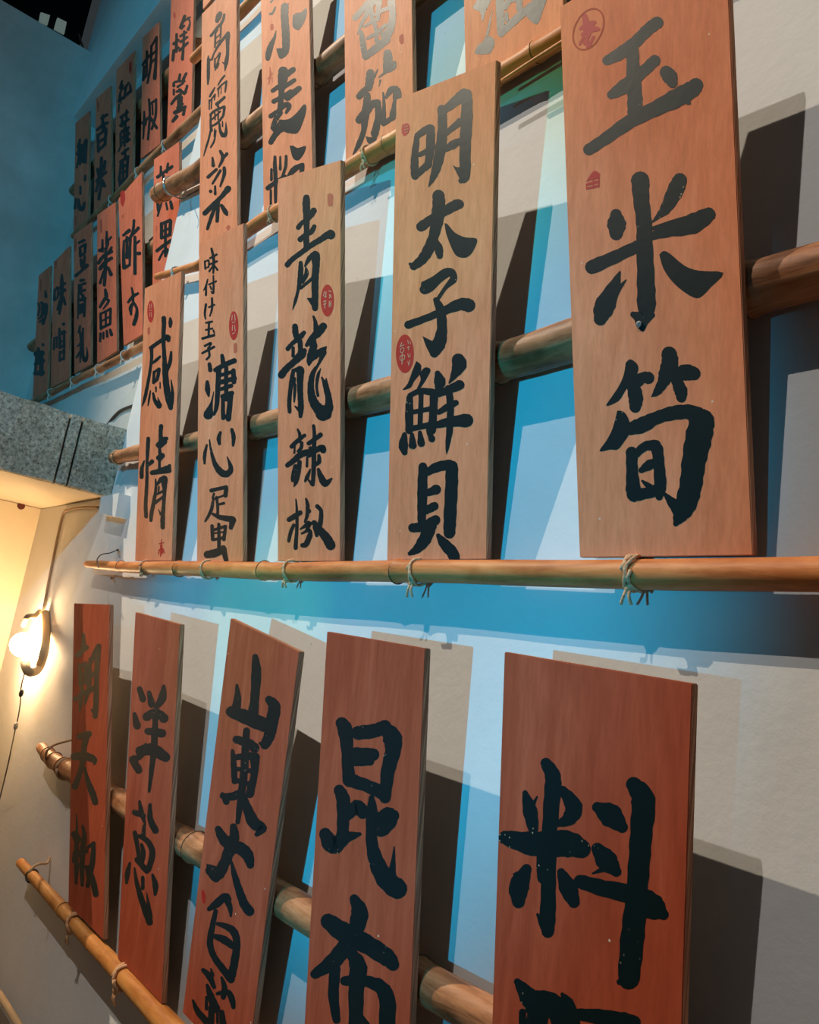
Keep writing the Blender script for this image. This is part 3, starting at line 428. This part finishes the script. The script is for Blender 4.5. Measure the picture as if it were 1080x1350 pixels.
board('dim board lettered 柴魚 with a long red mark, fourth from the corner', 'left', ((128, 283), (152.5, 266), (154, 463), (128, 480)), [
 ('A', '165,125,20 165,250,30; 120,210,20 120,330,24; 90,320,30 130,300,24; 210,180,20 170,230,20; 215,290,24 180,350,30; 175,240,30 150,340,24; 80,450,30 130,380,30 215,330,30; 95,510,34 150,440,34 215,400,30; 155,380,30 150,500,34 140,680,30; 130,540,20 95,660,24; 180,500,24 210,570,34'),
 ('A', '150,730,24 160,790,36; 165,800,30 130,850,30 95,910,24; 160,830,24 185,850,24 130,930,16; 100,980,24 105,1140,24; 110,980,20 205,930,24; 205,940,24 200,1090,24; 110,1060,16 200,1010,16; 155,960,20 155,1110,20; 105,1135,24 195,1090,24; 100,1190,24 95,1270,20; 130,1180,20 130,1240,20; 165,1160,20 170,1220,24; 200,1150,24 215,1200,30')],
 [('I', 'P 455,230 470,222 472,290 460,302', 'red_faint')])
board('dim board lettered 酢す, fifth from the corner, its top behind 紅蘿蔔', 'left', ((156, 262), (187, 226), (188.5, 441), (163, 456)), [
 ('A', '340,160,24 400,110,34; 345,220,20 340,350,26 345,500,34; 350,220,20 415,180,24; 412,190,24 405,470,20; 375,180,24 380,390,34; 345,400,20 400,370,20; 350,500,34 405,470,24; 450,5,24 440,110,24 400,210,24; 430,160,24 495,85,30; 460,180,26 460,400,30 460,560,30; 470,250,20 505,220,20; 470,350,24 505,350,34'),
 ('A', '425,710,16 440,780,24 440,880,20; 390,860,24 440,800,30 490,770,24; 440,870,24 415,920,34 420,990,20; 450,870,24 480,930,24 475,1010,34 450,1090,34')],
 [('I', 'P 580,60 600,50 608,95 595,145 580,120', 'red'), ('I', 'P 588,195 598,192 597,212 589,213', 'red_faint')])
board('board lettered 蘋果 crossed by the end of a bamboo pole', 'left', ((203, 210), (236.5, 186), (236, 420), (200, 440)), [
 ('G', '130,410,16 130,470,20; 185,385,16 175,450,20; 105,490,24 150,455,20 215,410,24; 150,480,20 150,540,20; 100,580,16 165,540,20; 180,500,16 205,530,20; 130,550,16 105,610,24; 160,570,20; 190,540,20 200,600,16; 105,680,24 110,750,20; 135,690,14 105,790,14; 170,690,14 180,740,16; 205,680,20 215,730,24'),
 ('G', '135,850,24 135,960,24; 140,850,20 200,825,24; 205,830,24 200,930,24; 140,910,16 200,885,16; 140,960,20 200,935,24; 165,850,20 165,1100,20; 100,1060,24 150,1020,24 210,980,24; 150,1060,16 115,1130,16; 180,1050,20 200,1110,24')],
 [('G', 'P 88,870 98,865 102,890 92,915', 'red_faint')])
# -- recessed wall, upper of the two left rows -----------------------
board('dark board lettered 和心, leftmost of the high row against the teal end wall', 'attic', ((99.5, 162), (117.5, 146), (116.7, 294), (96.8, 307)), [
 ('w', '130,290,20 110,370,24; 100,450,24 145,350,24; 135,350,24 130,560,20; 125,450,20 95,600,16; 145,470,20 150,530,16; 165,350,20 160,540,20; 165,370,20 195,290,24; 200,290,24 190,540,24'),
 ('w', '190,690,20 185,740,20; 135,810,20 135,890,20; 85,950,20 75,1050,24; 115,950,16 125,1040,34 160,1060,34 180,990,20')],
 [('w', 'P 75,1150 90,1140 88,1230 76,1235', 'red_faint')])
board('dark board lettered 香米, second of the high row from the corner', 'attic', ((126.5, 130), (145.5, 113), (147.5, 265), (123.5, 283)), [
 ('w', '430,10,24 370,50,24; 385,20,24 385,180,20; 320,180,24 380,130,24 435,100,24; 400,130,20 430,200,16; 330,230,24 335,420,24; 335,240,20 420,170,24; 420,180,24 410,330,24; 335,320,20 410,270,24; 335,410,24 410,340,24'),
 ('w', '370,490,24 365,700,34; 410,530,24 400,620,24; 330,620,30 340,700,20; 320,750,30 360,700,30 420,650,24; 345,740,20 310,860,24; 380,740,24 400,800,34; 370,760,20 340,950,24')],
 [('H', 'P 472,650 485,640 485,700 474,705', 'red_faint')])
board('dark board lettered 紅蘿蔔, third of the high row from the corner', 'attic', ((153.5, 92), (177.5, 66.5), (175, 231), (151.5, 252)), [
 ('x', '120,200,14 100,270,20; 130,240,14 95,340,16; 100,340,20 95,400,24; 90,430,12 85,510,10; 110,420,12; 185,220,16 140,280,20; 160,260,18 140,370,18; 90,400,24 150,350,20 205,300,24; 200,240,16 205,300,20'),
 ('x', '165,490,16 160,560,20; 105,560,20 175,510,20; 120,560,18 120,650,20; 105,640,24 180,580,24; 150,600,20 155,700,20; 105,720,20 110,840,20; 120,700,24 185,660,20; 130,760,24 190,720,20; 140,680,20 145,840,18; 175,690,18 170,800,20; 120,810,20 190,780,24; 85,900,10 100,860,14'),
 ('x', '120,920,20 180,870,20; 150,880,18 150,960,20; 105,1000,24 180,950,24; 175,960,20 165,1180,20; 110,1000,18 90,1180,18; 120,1060,20 160,1030,20; 130,1010,18 130,1160,18; 95,1150,24 100,1240,16; 110,1200,30 145,1170,20; 115,1110,18 160,1090,18')],
 [('x', 'P 190,20 210,10 215,80 200,130 188,90', 'red')])
board('dark board lettered 胡椒, fourth of the high row from the corner', 'attic', ((188, 49.5), (210, 28), (211.3, 190), (185.3, 210)), [
 ('y', '150,380,20 145,520,20; 105,520,20 145,460,20 200,400,20; 120,540,18 110,680,20; 120,550,16 150,520,18; 150,530,18 140,640,18; 110,670,20 150,620,20; 195,320,18 190,500,20 155,710,18; 195,330,16 245,240,18; 250,230,20 245,450,20 230,660,30; 200,420,16 240,370,16; 195,500,16 240,450,16'),
 ('y', '120,1010,16 120,1110,20 110,1290,14; 100,1130,24 180,1060,20; 170,880,18 180,1050,20 160,1300,18; 140,1100,16 135,1150,14; 180,930,20 240,890,18; 245,880,18 240,1050,20 200,1190,20; 190,1080,24 250,1180,24; 205,930,14 210,1040,14')], [])
board('reddish board lettered 蜂蜜, rightmost of the high row by the main wall', 'attic', ((226.5, -30), (257, -55), (252.5, 152), (220, 182)), [
 ('y', '545,10,24 500,130,24; 540,60,18 600,20,14; 580,30,18 600,80,14 580,150,24; 510,140,20 540,110,16; 460,200,20 455,380,24; 430,300,24 480,260,20; 430,370,24 420,470,24; 430,380,20 480,340,20; 500,220,20 560,180,20; 500,280,20 570,230,20; 490,370,20 575,290,20; 540,170,20 530,330,20 520,460,24'),
 ('y', '495,620,20 485,680,24; 560,610,20 530,670,24; 430,740,24 440,700,18 540,690,20; 430,780,18 430,830,18; 470,750,20 530,710,16; 490,780,24 540,820,24; 460,800,20 500,790,30; 570,740,20 550,810,24; 405,930,20 450,870,24 500,830,24; 480,860,24 480,970,24; 510,860,24 505,960,20; 470,970,24 520,930,24; 440,1020,30 500,990,34 550,960,24; 420,1110,24 460,1060,30; 545,970,20 530,1040,24')],
 [('y', 'P 425,-25 440,-30 450,10 440,35 428,20', 'red')])
# small eyelet screw in the foot of the second character of the near board
bm = bmesh.new(); c = onb(740 + 315 / 3.068, 1312 / 3.068, 'mid', 0.001) - yorg; n = Vector(ROW['mid'][0]); u = Vector((1, 0, 0)); w_ = n.cross(u)
ri = [[bm.verts.new(c - n * h + (u * math.cos(a) + w_ * math.sin(a)) * r) for a in [2 * math.pi * k / 14 for k in range(14)]] for h, r in ((0, .0036), (.0012, .0034), (.0014, .0018), (.0003, .0014))]
for A_, B_ in zip(ri, ri[1:]):
    for k in range(14): bm.faces.new((A_[k], A_[(k + 1) % 14], B_[(k + 1) % 14], B_[k]))
bm.faces.new(ri[-1]); link('eyelet', bm, M['steel'], yumi)
# ------------------------------------------------------------------ bamboo
def rail_axis(P, w):
    C3 = [onw(x, y, w) for x, y, d in P]; R3 = [pxr(d, c) for (x, y, d), c in zip(P, C3)]; return C3, R3
def rail(kind, label, P, w, material, nodes=(), ties=(), ext=0.0, seg=18, bump_n=0.13, wires=()):
    C3, R3 = rail_axis(P, w)
    if ext: 
        t = (C3[-1] - C3[-2]).normalized(); t = Vector((1, t.y, t.z * .4 if abs(t.z) > .02 else t.z)).normalized(); C3.append(C3[-1] + t * ext); R3.append(R3[-1])
    org = C3[0].copy(); root = thing(kind, label, 'bamboo pole' if kind == 'bamboo_pole' else 'bamboo rail', org)
    # resample by X
    def at(X):
        for i in range(len(C3) - 1):
            a, b = C3[i], C3[i + 1]
            if X <= b.x or i == len(C3) - 2:
                f = (X - a.x) / (b.x - a.x); return a.lerp(b, f), R3[i] + (R3[i + 1] - R3[i]) * f
    xn = [min(C3, key=lambda c: 0) and onw(x, y, w).x for x, y in nodes]
    x0, x1 = C3[0].x, C3[-1].x; N = int((x1 - x0) / 0.012) + 2; bm = bmesh.new(); pts = []; rad = []
    xs = sorted([x0 + (x1 - x0) * i / N for i in range(N + 1)] + [q + e for q in xn for e in (-.006, -.002, .002, .006)])
    ph = random.uniform(0, 9)
    for X in xs:
        if X < x0 or X > x1: continue
        p, r = at(X); k = 1 + 0.012 * math.sin(X * 31 + ph)
        for q in xn:
            e = abs(X - q)
            if e < .012: k += bump_n * (1 - e / .012) * (0.2 if e < .0015 else 1)
        pts.append(p + Vector((0, 0, 0.0012 * math.sin(X * 9 + ph))) - org); rad.append(r * k)
    tube(bm, pts, rad, seg); link('culm', bm, material, root, smooth=True)
    bm = bmesh.new(); p, r = at(x0 + .0005); e = Vector((1, 0, 0)); tube(bm, [p - org - e * .0012, p - org + e * .001], [r * .82, r * .82], seg); link('cut_end', bm, M['cut'], root)
    for q in xn:
        p, r = at(q); bm = bmesh.new(); rg = [(p - org) + Vector((0, math.cos(a), math.sin(a))) * r * (1 + bump_n * .75) for a in [2 * math.pi * k / 20 for k in range(21)]]
        tube(bm, rg, r * .055, 5, False); link('node_ring', bm, M['node'], root, smooth=True)
    for x, y, turns, wr, tail, mt in ties:
        X = onw(x, y, w).x; p, r = at(X); bm = bmesh.new(); R = r * 1.0 + wr; path = []
        for k in range(turns * 18 + 1):
            a = 2 * math.pi * k / 18; path.append(p - org + Vector((wr * 1.7 * (k / 18 - turns / 2) + 0.0022 * math.sin(a * .5 + k), -math.cos(a) * R, math.sin(a) * R * (1.02))))
        tube(bm, path, wr, 6)
        if tail:
            b0 = p - org + Vector((0, -R * .45, -R * .95))
            for s in (-1, 1):
                tube(bm, cat_rom([tuple(b0 + Vector((s * .002, 0, 0))), tuple(b0 + Vector((s * .003, -.003, -tail * .5))), tuple(b0 + Vector((s * .006 - .002, .001, -tail)))], 4), wr * .8, 5)
            bmesh.ops.create_icosphere(bm, subdivisions=2, radius=wr * 2.3, matrix=Matrix.Translation(b0))
        link('twine_tie', bm, M[mt], root, smooth=True)
    for P_, rr, mt in wires:
        bm = bmesh.new(); pw = [onw(x, y, wv) - org for x, y, wv in P_]; tube(bm, cat_rom([tuple(v) for v in pw], 5), rr, 6); link('hanging_wire', bm, M[mt], root, smooth=True)
    return root
tw = .0021
rail('bamboo_rail', 'long honey bamboo rail across the picture under the middle row', [(115, 744, 9), (135, 745, 12), (165, 747, 14), (230, 750, 19), (300, 751, 22), (400, 753, 25), (520, 754, 29), (700, 755, 35), (860, 756, 41), (1080, 757, 48)], .677, M['cane'],
     [(160, 747), (237, 750), (349, 752), (525, 754)], [(193, 749, 1, tw, 0.006, 'twine'), (275, 751, 2, tw, 0, 'twine'), (385, 753, 2, tw, .012, 'twine'), (552, 755, 2, tw, .018, 'twine'), (838, 756, 3, tw, .016, 'twine')], .35,
     wires=[([(130, 748, .64), (128, 738, .645), (134, 731, .66), (145, 729, .68), (155, 725, .699)], .0014, 'wire')])
rail('bamboo_rail', 'orange bamboo rail slanting down at lower left under 朝天椒', [(27, 1138, 12), (45, 1158, 14), (80, 1195, 17), (120, 1240, 20), (160, 1284, 24), (225, 1356, 31), (300, 1438, 38)], .668, M['cane_orange'],
     [(84, 1200)], [(42, 1155, 2, .0018, 0, 'wire'), (99, 1218, 2, .003, .022, 'twine'), (164, 1289, 2, .0034, .025, 'twine')], .5,
     wires=[([(38, 1150, .62), (44, 1143, .63), (52, 1139, .66), (62, 1138, .69), (66, 1130, .699)], .0028, 'cut')])
rail('bamboo_cane', 'thin pale cane cut by the lower left picture corner', [(-30, 1262, 8), (0, 1313, 9), (24, 1352, 10), (60, 1412, 12)], .66, M['cut'])
rail('bamboo_pole', 'thick weathered pole behind the middle boards, widest on the right', [(150, 604, 15), (180, 598, 21), (245, 584, 23), (345, 562, 32), (485, 525, 41), (700, 467, 54), (860, 417, 64), (1040, 367, 72)], .675, M['pole'],
     [(158, 602), (236, 586), (335, 564), (463, 531), (657, 480), (988, 383)], [(156, 603, 1, .002, 0, 'twine')], .35)
rail('bamboo_pole', 'thick tan pole behind the lower boards with a wired left end', [(55, 985, 14), (68, 1000, 19), (90, 1015, 24), (148, 1051, 28), (240, 1106, 36), (385, 1195, 44), (560, 1294, 51), (650, 1345, 56)], .677, M['pole'],
     [(63, 996), (72, 1003), (84, 1011), (155, 1055), (258, 1117), (355, 1176), (549, 1288)], [(88, 1014, 1, .003, 0, 'cut')], .6,
     wires=[([(60, 1000, .66), (62, 990, .65), (72, 982, .66), (88, 977, .67), (97, 975, .69)], .003, 'cut')])
rail('bamboo_rail', 'honey bamboo rail under 小麥粉, 番茄 and 油 in the top row', [(207, 365, 9), (262, 350, 13), (345, 292, 18), (395, 262, 20), (485, 206, 23), (520, 186, 24), (700, 74, 27), (790, 18, 30)], .673, M['cane'],
     [(395, 262), (513, 190), (708, 69)], [(487, 205, 2, tw, .015, 'twine'), (362, 282, 2, tw, .01, 'twine'), (232, 357, 2, tw, .008, 'twine_pale')], .4)
rail('bamboo_cane', 'split cane strip tied beneath the top rail beside 玉米筍', [(662, 106, 5), (700, 82, 6), (742, 56, 7)], .66, M['cane'], ext=.1)
rail('bamboo_pole', 'thick bamboo pole whose cut end crosses the 蘋果 board', [(208, 257, 22), (231, 243, 23), (262, 227, 25), (330, 172, 28), (436, 82, 31), (520, 12, 34)], .668, M['pole'],
     [(215, 252), (318, 182), (420, 96)], [(227, 245, 2, .0022, 0.0, 'steel')], .3,
     wires=[([(228, 258, .64), (240, 262, .66), (248, 258, .69), (262, 250, .699)], .0016, 'wire')])
rail('bamboo_rail', 'dark rail high up above the 高麗菜 board', [(255, 78, 12), (318, 17, 14), (345, -12, 15)], .673, M['cane'], ext=.5)
rail('bamboo_rail', 'dark lower rail of the recessed wall, under the 冰糖 to 酢す boards', [(42, 531, 8), (98, 502, 9), (132, 486, 10), (186, 458, 11), (235, 432, 12)], .775, M['pole'],
     [], [(68, 517, 2, tw, .02, 'twine_pale'), (98, 502, 2, tw, .02, 'twine_pale'), (131, 486, 2, tw, .02, 'twine_pale'), (165, 469, 2, tw, .02, 'twine_pale')])
rail('bamboo_rail', 'dark upper rail of the recessed wall, under the 和心 to 蜂蜜 boards', [(97, 311, 8), (124, 287, 9), (155, 257, 10), (192, 219, 12), (255, 158, 14), (275, 139, 14)], .775, M['pole'],
     [], [(148, 265, 2, tw, .02, 'twine_pale'), (184, 227, 2, tw, .012, 'twine_pale'), (220, 192, 2, tw, .015, 'twine_pale')])
rail('bamboo_pole', 'shaded lower pole of the recessed wall, behind the 冰糖 to 蘋果 boards', [(42, 458, 12), (94, 412, 14), (124, 386, 17), (156, 362, 19), (198, 334, 22), (240, 300, 24)], .785, M['pole'], [(200, 333)])
rail('bamboo_pole', 'shaded upper pole of the recessed wall, behind the 和心 to 蜂蜜 boards', [(97, 252, 12), (124, 222, 14), (150, 191, 16), (182, 150, 19), (219, 111, 22), (265, 62, 25)], .785, M['pole'], [(212, 118)])
# ------------------------------------------------------------------ lamp corner
lc = onw(30, 850, .658)
t = thing('wall_lamp', 'glowing wall lamp with a bent arm beside the 朝天椒 board', 'lamp', lc)
bm = bmesh.new(); bmesh.ops.create_uvsphere(bm, u_segments=20, v_segments=12, radius=.034)
link('globe', bm, M['globe'], t, smooth=True)
def wtube(name, P, r, m, parent, org):
    bm = bmesh.new(); tube(bm, cat_rom([tuple(onw(x, y, w) - org) for x, y, w in P], 6), r, 8); return link(name, bm, m, parent, smooth=True)
wtube('arm', [(60, 808, .695), (61, 835, .69), (58, 860, .67), (52, 879, .67), (44, 886, .65), (36, 884, .63), (33, 874, .64)], .012, M['plate'], t, lc)
wtube('upper_stub', [(52, 806, .69), (46, 812, .66), (40, 812, .64), (35, 814, .63), (31, 824, .65)], .007, M['plate'], t, lc)
#l = lamp('lamp_glow', 'POINT', lc + Vector((0.0, 0.0, .0)), 17.0, (1.0, .62, .30), .026)

#t2 = lamp('lamp_glow', 'POINT', lc + Vector((0.02, -0.07, -.03)), 8, (1.0, .62, .30), .04)
o = wtube('lamp_cord', [(33, 886, .63), (28, 905, .64), (27, 925, .65), (24, 945, .66), (20, 962, .66), (10, 1010, .65), (-2, 1060, .69)], .0016, M['wire'], None, Vector((0, 0, 0)))
tag(o, 'thin dark cord hanging from the glowing lamp down the wall', 'cord')
for x, y, r in ((28, 914, .006), (21, 957, .006)):
    bm = bmesh.new(); p = onw(x, y, .645 if y < 940 else .66); bmesh.ops.create_icosphere(bm, subdivisions=2, radius=r, matrix=Matrix.Translation(p) @ Matrix.Diagonal((1, 1, 1.8, 1)))
    link('cord_joint', bm, M['twine_pale'] if y > 940 else M['wire'], o, smooth=True)
def wall_line(P, r, m, name, label, cat):
    o = wtube(name, P, r, m, None, Vector((0, 0, 0))); tag(o, label, cat); return o
wall_line([(130, 669, .698), (108, 669, .698), (92, 672, .698), (85, 675, .698), (80, 690, .697), (72, 728, .697), (64, 768, .697), (57, 806, .697)], .004, M['wire_tan'], 'conduit', 'tan painted conduit running down the wall to the glowing lamp', 'pipe')
wall_line([(120, 580, .69), (140, 562, .81), (150, 550, .81), (160, 541, .81), (175, 535, .81)], .005, M['wire'], 'cable', 'dark cable curving over the end of the concrete slab', 'cable')
for x, y, r, lab in ((28, 667, .012, 'dark round plug high in the warm end wall'), ):
    bm = bmesh.new(); bmesh.ops.create_icosphere(bm, subdivisions=2, radius=r, matrix=Matrix.Translation(onx(x, y, XL + .002)) @ Matrix.Diagonal((.5, 1, 1, 1))); tag(link('wall_plug', bm, mat('plug', (0.12, 0.03, 0.02))[0], smooth=True), lab, 'plug')
for x, y, lab in ((155, 725, 'small nail holding the wire above the left end of the long rail'), (147, 762, 'pale nail head just under the left end of the long rail')):
    bm = bmesh.new(); tube(bm, [onw(x, y, .701), onw(x, y, .690)], .003, 8); tag(link('nail', bm, M['wire'] if y < 750 else M['cut'], smooth=True), lab, 'nail')
wall_line([(104, 46, .69), (107, 56, .69), (109, 66, .69), (103, 98, .692), (96, 128, .694), (89, 160, .696)], .006, M['wire'], 'cable', 'thin dark tube added along the crack between teal end wall and upper band', 'cable')  # tube added to draw the dark crack in this corner
